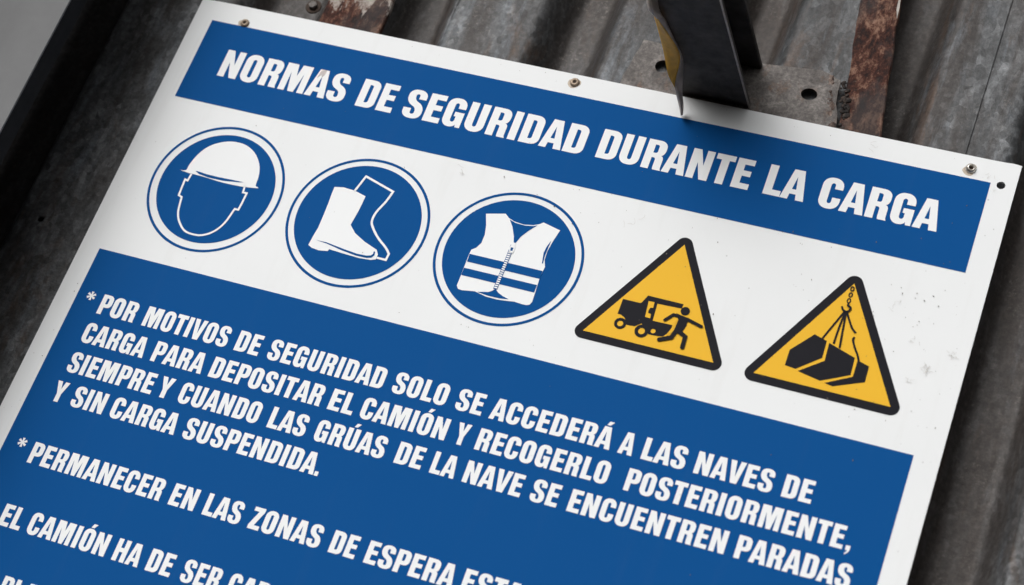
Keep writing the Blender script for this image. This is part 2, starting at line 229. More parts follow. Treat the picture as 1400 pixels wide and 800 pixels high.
G['G'] = (590, 40, 50, [R((582, 655), (582, 1015, 280, 265), (0, 1015, 265, 280), (0, -15, 280, 235), (388, -15, 150, 90), (432, 95), (450, 0), (590, 0), (590, 530), (300, 530), (300, 370), (362, 370), (362, 170, 85, 60), (232, 170, 60, 85), (232, 835, 75, 58), (352, 835, 58, 75), (352, 655))])
G['D'] = (580, 54, 40, [R((0, 0), (0, 1000), (580, 1000, 245, 235), (580, 0, 235, 245), ), R((230, 180), (350, 180, 70, 60), (350, 820, 60, 70), (230, 820))])
G['U'] = (582, 50, 50, [R((0, 1000), (0, -15, 275, 265), (582, -15, 265, 275), (582, 1000), (352, 1000), (352, 165, 75, 60), (230, 165, 60, 75), (230, 1000))])
G['I'] = (230, 54, 54, [R((0, 0), (0, 1000), (230, 1000), (230, 0))])
G['T'] = (550, 14, 14, [R((0, 1000), (550, 1000), (550, 812), (390, 812), (390, 0), (160, 0), (160, 812), (0, 812))])
G['L'] = (480, 54, 14, [R((0, 0), (0, 1000), (230, 1000), (230, 190), (480, 190), (480, 0))])
G['P'] = (575, 54, 14, [R((0, 0), (0, 1000), (575, 1000, 235, 225), (575, 362, 225, 235), (228, 362), (228, 0)), R((228, 535), (348, 535, 62, 62), (348, 835, 62, 62), (228, 835))])
G['V'] = (640, -6, -6, [R((0, 1000), (190, 0), (455, 0), (640, 1000), (415, 1000), (325, 300), (232, 1000))])
G['Y'] = (650, -6, -6, [R((0, 1000), (210, 400), (210, 0), (440, 0), (440, 400), (650, 1000), (412, 1000), (328, 640), (242, 1000))])
G['Z'] = (515, 24, 24, [R((18, 1000), (510, 1000), (510, 830), (245, 190), (515, 190), (515, 0), (0, 0), (0, 172), (262, 812), (18, 812))])
G['H'] = (620, 54, 54, [R((0, 0), (0, 1000), (230, 1000), (230, 620), (390, 620), (390, 1000), (620, 1000), (620, 0), (390, 0), (390, 425), (230, 425), (230, 0))])
G['.'] = (215, 50, 50, [R((0, 0), (0, 205), (215, 205), (215, 0))])
G[','] = (235, 50, 50, [R((0, 0), (0, 205), (232, 205), (232, -40, 90, 130), (20, -200), (10, -120), (105, -60, 40, 30), (118, 0))])
def acc(c): return [R((c - 75, 1065), (c + 5, 1245), (c + 205, 1245), (c + 70, 1065))]
for a, b in (('Á', 'A'), ('Ó', 'O'), ('Ú', 'U')): G[a] = (*G[b][:3], G[b][3] + acc(G[b][0] / 2))
def rounded(pts):
    """fillet a closed polygon: each vertex (x, y, ra, rb) is cut ra along the incoming and rb along the outgoing edge"""
    out = []; n = len(pts)
    for i in range(n):
        x, y, ra, rb = pts[i]; v = Vector((x, y))
        if not ra: out.append((x, y)); continue
        a = Vector(pts[i - 1][:2]); b = Vector(pts[(i + 1) % n][:2])
        p0 = v + (a - v).normalized() * ra; p3 = v + (b - v).normalized() * rb
        p1 = p0.lerp(v, K); p2 = p3.lerp(v, K)
        for t in range(9):
            t /= 8; s = 1 - t; q = p0 * s**3 + p1 * 3 * s * s * t + p2 * 3 * s * t * t + p3 * t**3
            out.append((q.x, q.y))
    return out
GL = {c: [rounded(k) for k in g[3]] for c, g in G.items()}
def set_word(word, u0, u1, vb, cap, track=0):
    """contours (u, v) of a word whose ink spans u0..u1 on the baseline v=vb"""
    x = 0; items = []
    for i, ch in enumerate(word):
        w, lb, rb, _ = G[ch]; lb += track; rb += track; x += lb if i else 0; items.append((ch, x)); x += w + rb
    tot = x - G[word[-1]][2] - track; sx = (u1 - u0) / tot; sy = cap / 1000; res = []
    for ch, x0 in items:
        for c in GL[ch]: res.append([(u0 + (x0 + a) * sx, vb - b * sy) for a, b in c])
    return res
def smooth_closed(pts, n=4):
    out = []; N_ = len(pts)
    for i in range(N_):
        p = [Vector(pts[(i + k) % N_]) for k in (-1, 0, 1, 2)]
        for t in range(n):
            t /= n
            q = .5 * ((2 * p[1]) + (p[2] - p[0]) * t + (2 * p[0] - 5 * p[1] + 4 * p[2] - p[3]) * t * t + (3 * p[1] - p[0] - 3 * p[2] + p[3]) * t**3)
            out.append((q.x, q.y))
    return out
def smooth_open(pts, n=5):
    out = []; P = [Vector(p) for p in pts]; P = [P[0] * 2 - P[1]] + P + [P[-1] * 2 - P[-2]]
    for i in range(1, len(P) - 2):
        p = P[i - 1:i + 3]
        for t in range(n):
            t /= n
            q = .5 * ((2 * p[1]) + (p[2] - p[0]) * t + (2 * p[0] - 5 * p[1] + 4 * p[2] - p[3]) * t * t + (3 * p[1] - p[0] - 3 * p[2] + p[3]) * t**3)
            out.append((q.x, q.y))
    out.append(tuple(P[-2])); return out
def stroke(pts, w, cap=False):
    P = [Vector(p) for p in pts]; L = []; Rr = []
    for i, p in enumerate(P):
        d0 = (p - P[i - 1]).normalized() if i else None; d1 = (P[i + 1] - p).normalized() if i < len(P) - 1 else None
        d0 = d0 or d1; d1 = d1 or d0
        t = (d0 + d1).normalized(); n = Vector((-t.y, t.x)); k = min(1.8, 1 / max(.35, n.dot(Vector((-d0.y, d0.x)))))
        L.append(p + n * k * w / 2); Rr.append(p - n * k * w / 2)
    if cap:
        def half(c, d):
            a0 = math.atan2(d.y, d.x)
            return [c + Vector((math.cos(a0 + math.pi / 2 - math.pi * k / 8), math.sin(a0 + math.pi / 2 - math.pi * k / 8))) * w / 2 for k in range(1, 8)]
        e = half(P[-1], (P[-1] - P[-2]).normalized()); s_ = half(P[0], (P[0] - P[1]).normalized())
        return [tuple(v) for v in L + e + Rr[::-1] + s_]
    return [tuple(v) for v in L + Rr[::-1]]
def circ(c, rx, ry=None, n=96):
    ry = ry or rx; return [(c[0] + rx * math.cos(2 * math.pi * k / n), c[1] + ry * math.sin(2 * math.pi * k / n)) for k in range(n)]
_tmp = bpy.data.collections.new('tmp'); col.children.link(_tmp)
def flat(contours, h):
    """fill contours (holes by even-odd) into a mesh lying h in front of the board face"""
    cu = bpy.data.curves.new('c', 'CURVE'); cu.dimensions = '2D'; cu.fill_mode = 'BOTH'
    for c in contours:
        s = cu.splines.new('POLY'); s.points.add(len(c) - 1); s.use_cyclic_u = True
        for p, q in zip(s.points, c): p.co = (q[0], -q[1], 0, 1)
    ob = bpy.data.objects.new('c', cu); _tmp.objects.link(ob); bpy.context.view_layer.update()
    me = bpy.data.meshes.new_from_object(ob.evaluated_get(bpy.context.evaluated_depsgraph_get()))
    bpy.data.objects.remove(ob); bpy.data.curves.remove(cu)
    for v in me.vertices: x, y, z = v.co; v.co = (x, -h, y)
    if len(me.polygons):
        s = sum(p.normal.y * p.area for p in me.polygons)
        if s > 0: me.flip_normals()
    return me

# ------------------------------------------------------------------ corrugated wall
VAL = [(-1.02, -.94), (-.80, -.72), (-.58, -.50), (-.375, -.30), (-.215, -.170), (.045, .100), (.235, .265), (.445, .475), (.665, .690), (.845, .872), (1.045, 1.086), (1.26, 1.33), (1.47, 1.54), (1.68, 1.75), (1.89, 1.96)]
FL = .038; Y_CREST = .016; DEPTH = .046
def ywall(u):
    d = 0
    for a, b in VAL:
        e = min(1, max(0, (u - (a - FL)) / FL)) * min(1, max(0, ((b + FL) - u) / FL))
        d = max(d, e * e * (3 - 2 * e))
    return Y_CREST + DEPTH * d
wall = thing('corrugated_wall', 'dark weathered corrugated galvanised steel wall behind the safety sign', 'wall', (0, 0, -2.78))
def sheet(u0, u1, off, mat, hole=None, lean=0.):
    bm = bmesh.new(); us = []; u = u0
    while u < u1 - 1e-6: us.append(u); u += .0055
    us.append(u1)
    zs = [-2.7, -2.0, -1.5] + [-1.5 + .05 * k for k in range(1, 44)] + [.9, 1.2]
    if hole: zs = sorted([z for z in zs if abs(z + hole[1]) > .012] + [-hole[1] - .006, -hole[1] + .006]); us = sorted([x for x in us if abs(x - hole[0]) > .0075] + [hole[0] - .006, hole[0] + .006])
    def P(u, z): return (u + lean * max(0, z + .0) , ywall(u) + off + .0016 * math.sin(z * 5.1 + u * 9) + .0009 * math.sin(z * 13 + u * 31), z + 2.78)
    g = [[bm.verts.new(P(x, z)) for x in us] for z in zs]
    for j in range(len(zs) - 1):
        for i in range(len(us) - 1):
            q = (g[j][i], g[j][i + 1], g[j + 1][i + 1], g[j + 1][i])
            if hole and us[i] < hole[0] < us[i + 1] and zs[j] < -hole[1] < zs[j + 1]:
                n = 16; ring = [bm.verts.new(P(hole[0] + .0042 * math.cos(2 * math.pi * (k + .5) / n - .75 * math.pi), -hole[1] + .0036 * math.sin(2 * math.pi * (k + .5) / n - .75 * math.pi))) for k in range(n)]
                back = [bm.verts.new(r.co + Vector((0, .003, 0))) for r in ring]
                for c4 in range(4):
                    for k in range(3): bm.faces.new((q[c4], ring[(c4 * 4 + k + 1) % n], ring[(c4 * 4 + k) % n]))
                    bm.faces.new((q[c4], q[(c4 + 1) % 4], ring[(c4 * 4 + 3 + 1) % n], ring[(c4 * 4 + 3) % n]))
                for k in range(n): bm.faces.new((ring[k], ring[(k + 1) % n], back[(k + 1) % n], back[k]))
                continue
            bm.faces.new(q)
    r = bmesh.ops.extrude_edge_only(bm, edges=[e for e in bm.edges if e.is_boundary and abs(e.verts[0].co.x - e.verts[1].co.x) < 1e-3 and (min(abs(e.verts[0].co.x - x) for x in (us[0], us[-1])) < .02)])
    for v in [v for v in r['geom'] if isinstance(v, bmesh.types.BMVert)]: v.co.y += .0014
    bmesh.ops.recalc_face_normals(bm, faces=bm.faces)
    o = link('metal_sheet', bm_mesh(bm, 'metal_sheet', True), mat, wall); return o
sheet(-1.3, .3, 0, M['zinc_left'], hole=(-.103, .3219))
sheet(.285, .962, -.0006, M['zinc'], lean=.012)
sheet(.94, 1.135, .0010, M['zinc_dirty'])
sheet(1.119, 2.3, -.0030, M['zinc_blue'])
bm = bmesh.new()
for x, z in ((-1.35, .03), (2.35, .03), (2.35, 4.03), (-1.35, 4.03)): bm.verts.new((x, .11, z))
bm.faces.new(bm.verts)
link('inner_lining', bm_mesh(bm, 'inner_lining'), M['liner'], wall)

# ------------------------------------------------------------------ boxes etc.
def box(bm, c, s, bev=0.0):
    r = bmesh.ops.create_cube(bm, size=1, matrix=Matrix.Translation(c) @ Matrix.Diagonal((*s, 1)))
    if bev:
        es = list({e for v in r['verts'] for e in v.link_edges}); bmesh.ops.bevel(bm, geom=es, offset=bev, segments=2, affect='EDGES', profile=.6)
def prism(bm, pts, y0, y1, jitter=0, seg=0):
    """polygon (x, z) extruded from y0 (front) to y1"""
    a = [bm.verts.new((p[0], y0, p[1])) for p in pts]; b = [bm.verts.new((p[0], y1, p[1])) for p in pts]
    n = len(pts); bm.faces.new(a); bm.faces.new(b[::-1])
    for i in range(n): bm.faces.new((a[i], b[i], b[(i + 1) % n], a[(i + 1) % n]))
def lathe(bm, prof, c, n=28, jit=0):
    """profile (r, h) turned round the -y axis at c"""
    rings = []
    for r, h in prof:
        rings.append([bm.verts.new((c[0] + r * math.cos(2 * math.pi * k / n), c[1] - h, c[2] + r * math.sin(2 * math.pi * k / n))) for k in range(n)] if r > 1e-6 else [bm.verts.new((c[0], c[1] - h, c[2]))])
    for A, B_ in zip(rings, rings[1:]):
        for k in range(n):
            if len(A) == 1 and len(B_) == 1: continue
            if len(B_) == 1: bm.faces.new((A[k], A[(k + 1) % n], B_[0]))
            elif len(A) == 1: bm.faces.new((A[0], B_[k], B_[(k + 1) % n]))
            else: bm.faces.new((A[k], A[(k + 1) % n], B_[(k + 1) % n], B_[k]))
    bmesh.ops.recalc_face_normals(bm, faces=bm.faces)

# rusty upright bars
def upright(name, label, pts, y0, y1, mat, seed):
    rnd = random.Random(seed); (xl0, z0), (xl1, z1), (xr1, _), (xr0, _) = pts
    t = bm = bmesh.new(); n = 60; L = []; Rr = []
    for k in range(n + 1):
        f = k / n; z = z0 + (z1 - z0) * f
        L.append((xl0 + (xl1 - xl0) * f + rnd.uniform(-.0011, .0011), z)); Rr.append((xr0 + (xr1 - xr0) * f + rnd.uniform(-.0011, .0011), z))
    g = []
    for (xa, z), (xb, _) in zip(L, Rr):
        row = [(xa, y1), (xa, y0 + .0015), (xa + .0015, y0)] + [(xa + (xb - xa) * q, y0 + rnd.uniform(-.0005, .0005)) for q in (.2, .4, .6, .8)] + [(xb - .0015, y0), (xb, y0 + .0015), (xb, y1)]
        g.append([bm.verts.new((x, y, z)) for x, y in row])
    for a, b in zip(g, g[1:]):
        for i in range(len(a) - 1): bm.faces.new((a[i], a[i + 1], b[i + 1], b[i]))
    bm.faces.new(g[0]); bm.faces.new(g[-1][::-1])
    bmesh.ops.recalc_face_normals(bm, faces=bm.faces)
    o = link(name, bm_mesh(bm, name, False), mat); o['label'] = label; o['category'] = 'metal bar'
    return o
upright('upright_bar', 'rusty flat steel upright with flaking pale paint, behind the sign near its upper left screw', [(.136, -.34), (.136, .62), (.2197, .62), (.2197, -.34)], .006, .015, M['rust_peel'], 3)
upright('upright_bar', 'reddish brown rusty steel upright at the right end of the drilled plate', [(.8635, -.35), (.742, .62), (.785, .62), (.917, -.35)], .0060, .0150, M['rust'], 5)

bm = bmesh.new(); prism(bm, [(.8372, .212), (.8412, .198), (.8400, .215), (.8290, .30), (.8245, .30), (.8350, .235)], .0052, .0058)
o = link('paint_flake', bm_mesh(bm, 'paint_flake'), M['flake'], bpy.data.objects['upright_bar.001'])
# bolted steel plate with the projecting arm
arm = thing('steel_bracket', 'dark steel arm projecting from a drilled plate fixed above the sign', 'bracket', (.66, .004, .07))
def local(o, par): o.location = (-par.location[0], -par.location[1], -par.location[2])
hl = circ((.5869, -.068), .0088, n=28); hr = circ((.7690, -.0702), .0098, .0082, n=28)
rn = random.Random(11)
outl = [(.548, .035)] + [(.548 + rn.uniform(-.003, .003) + .004 * math.sin(k), .03 - .135 * k / 9) for k in range(1, 9)] + [(.553, -.1005), (.61, -.0985), (.7067, -.0995), (.7745, -.1065), (.7815, -.1045)] + [(.800 + .020 * k / 8 + rn.uniform(-.0022, .0022), -.098 + .130 * k / 8 + rn.uniform(-.002, .002)) for k in range(0, 9)] + [(.822, .036)]
me = flat([outl, hl, hr], 0)
bm = bmesh.new(); bm.from_mesh(me)
r = bmesh.ops.extrude_face_region(bm, geom=list(bm.faces))
for v in [v for v in r['geom'] if isinstance(v, bmesh.types.BMVert)]: v.co.y += .0055
bmesh.ops.recalc_face_normals(bm, faces=bm.faces)
for v in bm.verts: v.co.y += .0042
o = link('base_plate', bm_mesh(bm, 'base_plate'), M['plate'], arm); local(o, arm)
# arm: rolled I section, flanges above and below, drifting slightly to the left as it comes out
def slab(bm, xa, xb, za, zb, y0=.004, y1=-.232, drift=-.10):
    v = [bm.verts.new((x + (drift * -y if y < 0 else 0), y, z)) for y in (y0, y1) for x, z in ((xa, za), (xb, za), (xb, zb), (xa, zb))]
    for f in ((0, 1, 2, 3), (7, 6, 5, 4), (0, 4, 5, 1), (1, 5, 6, 2), (2, 6, 7, 3), (3, 7, 4, 0)): bm.faces.new([v[i] for i in f])
    es = list({e for q in v for e in q.link_edges}); bmesh.ops.bevel(bm, geom=es, offset=.0009, segments=2, affect='EDGES')
    bmesh.ops.recalc_face_normals(bm, faces=bm.faces)
for nm, a in (('lower_flange', (.6215, .7065, .0353, .0415)), ('web', (.652, .6595, .0416, .0908)), ('upper_flange', (.6215, .7045, .0909, .0975))):
    bm = bmesh.new(); slab(bm, *a); o = link(nm, bm_mesh(bm, nm), M['dark'], arm); local(o, arm)
bm = bmesh.new(); slab(bm, .7052, .7074, .0338, .0352); o = link('flange_edge', bm_mesh(bm, 'flange_edge'), M['edge'], arm); local(o, arm)  # thin pale line along the right edge of the lower flange
# weld beads: plate to upright, flange to plate
def spatter(p0, p1, width, n, seed, r0=.0006, r1=.0024):
    """ragged weld: many small squashed lumps along a line"""
    rnd = random.Random(seed); bm = bmesh.new(); a, b = Vector(p0), Vector(p1)
    for _ in range(n):
        c = a.lerp(b, rnd.random()) + Vector((rnd.gauss(0, width), rnd.uniform(-.0006, .0003), 0)); q = rnd.uniform(r0, r1)
        g = bmesh.ops.create_icosphere(bm, subdivisions=1, radius=1, matrix=Matrix.Translation(c) @ Matrix.Rotation(rnd.uniform(0, 3), 4, 'Y') @ Matrix.Diagonal((q * rnd.uniform(.7, 1.9), q * .30, q * rnd.uniform(.7, 1.4), 1)))
        for v in g['verts']: v.co += Vector([rnd.uniform(-.2, .2) * q for _k in range(3)])
    return bm_mesh(bm, 'weld_bead', True)
for p0, p1, w_, n_, sd, mt in (((.786, .0050, .102), (.8085, .0050, .028), .0016, 46, 1, 'weld'), ((.806, .0056, .098), (.822, .0056, .028), .0034, 34, 5, 'weld_dark'), ((.6230, .0035, .0348), (.704, .0035, .0348), .0006, 70, 7, 'dark')):
    o = link('weld_bead', spatter(p0, p1, w_, n_, sd, .0014, .0036) if mt != 'dark' else spatter(p0, p1, w_, n_, sd, .0006, .0016), M[mt], arm); local(o, arm)

# torn strip hanging in front of the arm
strip = thing('torn_strip', 'thin twisted metal strip with worn yellow paint, its tip touching the blue title band', 'metal strip', (STRIP[0][0][0], -.06, .1))
def ribbon(name, A, B_, mat, th=.0009):
    A = [Vector((p[0], p[2], -p[1])) for p in A]; B_ = [Vector((p[0], p[2], -p[1])) for p in B_]
    def dens(P):
        out = []; Q = [P[0] * 2 - P[1]] + P + [P[-1] * 2 - P[-2]]
        for i in range(1, len(Q) - 2):
            p = Q[i - 1:i + 3]
            for t in range(5):
                t /= 5; out.append(.5 * ((2 * p[1]) + (p[2] - p[0]) * t + (2 * p[0] - 5 * p[1] + 4 * p[2] - p[3]) * t * t + (3 * p[1] - p[0] - 3 * p[2] + p[3]) * t**3))
        out.append(P[-1]); return out
    A = dens(A); B_ = dens(B_); bm = bmesh.new()
    g = [[bm.verts.new(a.lerp(b, k / 4) + Vector((0, .0010 * math.sin(math.pi * k / 4), 0))) for k in range(5)] for a, b in zip(A, B_)]
    for r0, r1 in zip(g, g[1:]):
        for k in range(4): bm.faces.new((r0[k], r0[k + 1], r1[k + 1], r1[k]))
    bm.normal_update(); r = bmesh.ops.solidify(bm, geom=list(bm.faces), thickness=th)
    bmesh.ops.recalc_face_normals(bm, faces=bm.faces)
    o = link(name, bm_mesh(bm, name, True), mat, strip); local(o, strip); return o
L0, M0, R0 = STRIP
L0[0][1] -= .0; 
up = lambda p, d: [[p[0][0] - .020, p[0][1] - .075, p[0][2] - d]] + p
ribbon('painted_side', up(L0, .03)[2:7], up(M0, .03)[2:7], M['strip_yellow'])
ribbon('bare_side', up(M0, .03), up(R0, .03), M['strip_grey'])
ribbon('bare_side', up(L0, .03)[:3], up(M0, .03)[:3], M['strip_grey'])
ribbon('bare_side', up(L0, .03)[6:], up(M0, .03)[6:], M['strip_grey'])

# pale panel standing off the wall at the far left
CX = -.0950; CY = -.155
cover = thing('cover_panel', 'pale grey coated metal panel standing proud of the corrugated wall in the upper left corner', 'panel', (CX - .4, CY, -2.7))
bm = bmesh.new(); box(bm, (0, .0015, 1.65), (.80, .003, 3.30), .001); link('face_sheet', bm_mesh(bm, 'face_sheet'), M['cover'], cover)
bm = bmesh.new(); box(bm, (.3985, .018, 1.65), (.0024, .028, 3.296), .0006); link('gap_shade_strip', bm_mesh(bm, 'gap_shade_strip'), M['gap_shade'], cover)  # added dark strip, stands in for the shade behind the panel edge
bm = bmesh.new(); box(bm, (-.385, .087, 1.65), (.03, .165, 3.28), .001); link('return_flange', bm_mesh(bm, 'return_flange'), M['cover'], cover)

# bolt in the wall above the sign
bolt = thing('wall_bolt', 'small dark bolt head in the corrugated sheet just above the upper left of the sign', 'bolt', (.116, .0165, .0595))
bm = bmesh.new(); lathe(bm, [(0, 0), (.0105, 0), (.0105, .0012), (.0100, .0018), (0, .0018)], (0, 0, 0)); link('washer', bm_mesh(bm, 'washer', False), M['rivet_rust'], bolt)
bm = bmesh.new(); lathe(bm, [(0, .0019), (.0062, .0019), (.0062, .0055), (.0050, .0068), (0, .0070)], (0, 0, 0), 6); link('bolt_head', bm_mesh(bm, 'bolt_head', False), M['plate'], bolt)

# ------------------------------------------------------------------ the sign
sign = thing('safety_sign', 'large white and blue Spanish safety rules sign with five pictograms, screwed to the wall', 'sign', (.5, 0, -1.45))
def on(name, me, mat, parent=None, label=None):
    o = link(name, me, mat, parent or sign)
    if parent is None or parent == sign: o.location = (-.5, 0, 1.45)
    if label: o['label'] = label
    return o
VB = 1.42
edge = [(-.0264, VB), (-.0262, -.0289)] + [(.2 * k + .02, -.0297 + .0002 * math.sin(k * 2)) for k in range(5)] + [(1.0, -.0297), (1.012, -.0300), (1.020, -.0306), (1.0285, -.0296), (1.0283, .02), (1.0283, VB)]
HR = circ((1.0116, .0006), .0049, .0049, 32)
me = flat([edge, HR], 0)
bm = bmesh.new(); bm.from_mesh(me); r = bmesh.ops.extrude_face_region(bm, geom=list(bm.faces))
for v in [v for v in r['geom'] if isinstance(v, bmesh.types.BMVert)]: v.co.y += .0025
bmesh.ops.recalc_face_normals(bm, faces=bm.faces)
on('sign_board', bm_mesh(bm, 'sign_board'), M['white'])
H1, H2, H3 = .00025, .0005, .00075
head = on('title_band', flat([[(0, 0), (1, 0), (1, .1195), (0, .1195)]], H1), M['blue'])
cs = []
TB = {'NORMAS': .0780, 'DE': .0778, 'SEGURIDAD': .0780, 'DURANTE': .0765, 'LA': .0763, 'CARGA': .0772}
for w, a, b in TITLE: cs += set_word(w, a, b, TB[w], .0403)
on('title_text', flat(cs, H2), M['letters'], head)
body = on('text_field', flat([[(0, .3463), (1, .3463), (1, VB - .03), (0, VB - .03)]], H1), M['blue'])
def asterisk(c, r, w):
    out = []
    for k in range(6):
        a = math.pi / 2 + k * math.pi / 3; d = Vector((math.cos(a), math.sin(a))); n = Vector((-d.y, d.x))
        h = w / 2 / math.sin(math.pi / 6)
        b = Vector((math.cos(a - math.pi / 6), math.sin(a - math.pi / 6)))
        out += [Vector(c) + b * (w * .62), Vector(c) + d * r - n * w * .5, Vector(c) + d * r + n * w * .5]
    return [tuple(v) for v in out]
for i, (vb, ws) in enumerate(ROWS):
    cs = []
    for w, a, b in ws:
        if w == ',':
            cs += [[(a + x * .0000205, vb - y * .0000262) for x, y in c] for c in GL[',']]
        else: cs += set_word(w, a, b, vb + .0010 * (a - .5) + .0002, .0263, 10)
    if i == 0: cs.append(asterisk(AST[0], .0058, .0031))
    if i == 4: cs.append(asterisk(AST[1], .0058, .0031))
    on('text_line', flat(cs, H2), M['letters'], body)
# mandatory-action discs
def disc(name, i):
    (cx, cy, rx, ry), (ax, ay, bx, by) = CIRC[2 * i], CIRC[2 * i + 1]
    d = on(name, flat([circ((ax, ay), bx, by)], H1), M['blue'])
    on('ring', flat([circ((cx, cy), rx, ry), circ((cx, cy), rx - .0034, ry - .0034)], H1), M['blue'], d)
    return d
d = disc('helmet_pictogram', 0)
s1 = on('helmet_symbol', flat([smooth_closed(PIC['helmet'][:19], 3)[:54] + [tuple(p) for p in PIC['helmet'][18:]]], H2), M['letters'], d)
on('brim_line', flat([PIC['helmet_cut']], H3), M['blue'], d)
on('face_outline', flat([stroke(PIC['face'][:6] + smooth_open(PIC['face'][6:15], 4)[1:-1] + PIC['face'][14:], .0025)], H2), M['letters'], d)
d = disc('boot_pictogram', 1)
on('boot_symbol', flat([PIC['boot']], H2), M['letters'], d)
on('sole_line', flat([PIC['sole']], H3), M['blue'], d)
on('leg_outline', flat([stroke(PIC['leg'][:3] + smooth_open(PIC['leg'][2:10], 4)[1:] + PIC['leg'][10:], .0028)], H2), M['letters'], d)
d = disc('vest_pictogram', 2)
on('vest_symbol', flat([PIC['vest']], H2), M['letters'], d)
on('neck_opening', flat([PIC['vneck']], H3), M['blue'], d)
on('hem_opening', flat([PIC['hem']], H3), M['blue'], d)
on('armhole_line', flat([PIC['armhole']], H3), M['blue'], d)
for q in ('s1', 's2'): on('stripe', flat([PIC[q]], H3), M['blue'], d)
za, zb = Vector(PIC['zip'][0]), Vector(PIC['zip'][1]); zd = (zb - za).normalized(); zn = Vector((-zd.y, zd.x)); zl = (zb - za).length
on('zip_tape', flat([stroke([tuple(za), tuple(zb)], .0050)], H3 + .0002), M['blue'], d)
teeth = []; k = .0105
while k < zl - .001:
    p = za + zd * k; teeth.append([tuple(p + zn * a * .0019 + zd * b * .00085) for a, b in ((-1, -1), (1, -1), (1, 1), (-1, 1))]); k += .0028
on('zip_teeth', flat(teeth, H3 + .0004), M['letters'], d)
on('zip_slider', flat([PIC['slider'], PIC['slider_cut']], H3 + .0004), M['letters'], d)
# warning triangles
def tri(name, key, th):
    P3 = [Vector(p) for p in PIC[key]]; c = sum(P3, Vector((0, 0))) / 3; out = []; n = 3
    order = P3
    for i in range(3):
        a, p, b = order[i - 1], order[i], order[(i + 1) % 3]
        e0 = (p - a).normalized(); e1 = (b - p).normalized()
        n0 = Vector((e0.y, -e0.x)); n1 = Vector((e1.y, -e1.x))
        if n0.dot(p - c) < 0: n0 = -n0; n1 = -n1
        a0 = math.atan2(n0.y, n0.x); a1 = math.atan2(n1.y, n1.x); da = (a1 - a0 + math.pi) % (2 * math.pi) - math.pi
        out += [tuple(p + Vector((math.cos(a0 + da * k / 12), math.sin(a0 + da * k / 12))) * th) for k in range(13)]
    b_ = on(name, flat([out], H1), M['black'])
    on('yellow_field', flat([[tuple(p) for p in P3]], H2), M['yellow'], b_)
    return b_
d = tri('forklift_warning_triangle', 'tri1', .0095); d.name = 'vehicle_warning_triangle'
W_ = PIC['wheels']; rad = lambda a, b: (Vector(W_[a]) - Vector(W_[b])).length
w1 = circ(W_[0], rad(0, 1)); w1i = circ(W_[0], rad(0, 2)); w2 = circ(W_[3], rad(3, 4)); w2i = circ(W_[3], rad(3, 5)); w3 = circ(W_[6], rad(6, 7))
on('truck_symbol', flat([PIC['truck'], PIC['truckwin'], w3], H3), M['black'], d)
for a, b in ((w1, w1i), (w2, w2i)): on('wheel_symbol', flat([a, b], H3 + .0002), M['black'], d)
on('truck_outline_gap', flat([stroke(PIC['gap'], .0016)], H3 + .0002), M['yellow'], d)
on('running_figure', flat([PIC['torso']], H3 + .0004), M['black'], d)
on('figure_head', flat([circ(PIC['head'][0], (Vector(PIC['head'][0]) - Vector(PIC['head'][1])).length)], H3 + .0004), M['black'], d)
for q in PIC['arms']: on('figure_arm', flat([stroke(q, .0040, True)], H3 + .0006 + .00012 * PIC['arms'].index(q)), M['black'], d)
for q in PIC['legs']: on('figure_leg', flat([stroke(q, .0050, True)], H3 + .0009 + .00012 * PIC['legs'].index(q)), M['black'], d)
d = tri('load_warning_triangle', 'tri2', .0099)
for q in ('boxA', 'boxB', 'boxC'): on('load_symbol', flat([PIC[q]], H3), M['black'], d)
for k, q in enumerate(PIC['ropes']): on('rope_symbol', flat([stroke(smooth_open(q, 4), .0024)], H3 + .00012 * (k + 1)), M['black'], d)
on('hook_symbol', flat([stroke(smooth_open(PIC['hook'], 5), .0024)], H3 + .0010), M['black'], d)
lr = rad0 = (Vector(PIC['link_r'][0]) - Vector(PIC['link_r'][1])).length
for k, c in enumerate(PIC['links']): on('chain_link', flat([circ(c, lr * .92, lr * 1.25, 24), circ(c, lr * .34, lr * .66, 24)], H3 + .0002 * (k % 3)), M['black'], d)
# screws
rs = random.Random(21)
def blob(c, r0, jit=.3, n=14, sx=1, sy=1):
    ph = [rs.uniform(0, 6.28) for _ in range(3)]
    return [(c[0] + sx * r0 * (1 + jit * (.6 * math.sin(a * 2 + ph[0]) + .4 * math.sin(a * 3 + ph[1]) + .3 * rs.uniform(-1, 1))) * math.cos(a), c[1] + sy * r0 * (1 + jit * (.6 * math.sin(a * 2 + ph[0]) + .4 * math.sin(a * 3 + ph[1]))) * math.sin(a)) for a in [2 * math.pi * k / n for k in range(n)]]
def screw(u, v, h, mat, tilt=(0, 0), R0=.0060):
    on('rust_stain', flat([blob((u - .0008, v + .0014), R0 * 1.22, .22, 20)], .0001), M['stain'])
    k = R0 / .0068
    bm = bmesh.new(); lathe(bm, [(0, 0), (.0068 * k, 0), (.0068 * k, .0008), (.0060 * k, .0015 * h), (.0045 * k, .0023 * h), (.0034 * k, .0025 * h), (.0028 * k, .0022 * h), (.0026 * k, .0008 * h), (0, .0007 * h)], (0, 0, 0))
    o = on('screw', bm_mesh(bm, 'screw', True), mat); o.location = (u - .5, -.0003, 1.45 - v); o.rotation_euler = (tilt[0], 0, tilt[1])
    bm = bmesh.new(); lathe(bm, [(0, .0010 * h), (.0025 * k, .0010 * h), (.0025 * k, .0011 * h), (0, .0012 * h)], (0, 0, 0), 16); on('screw_core', bm_mesh(bm, 'screw_core', False), M['rivet_rust'], o)
screw(.0452, -.0051, 1.1, M['rivet'])
screw(.4916, -.0182, 1.0, M['rivet'])
screw(.9742, -.0124, 1.9, M['rivet_bright'], (.12, .2), .0062)
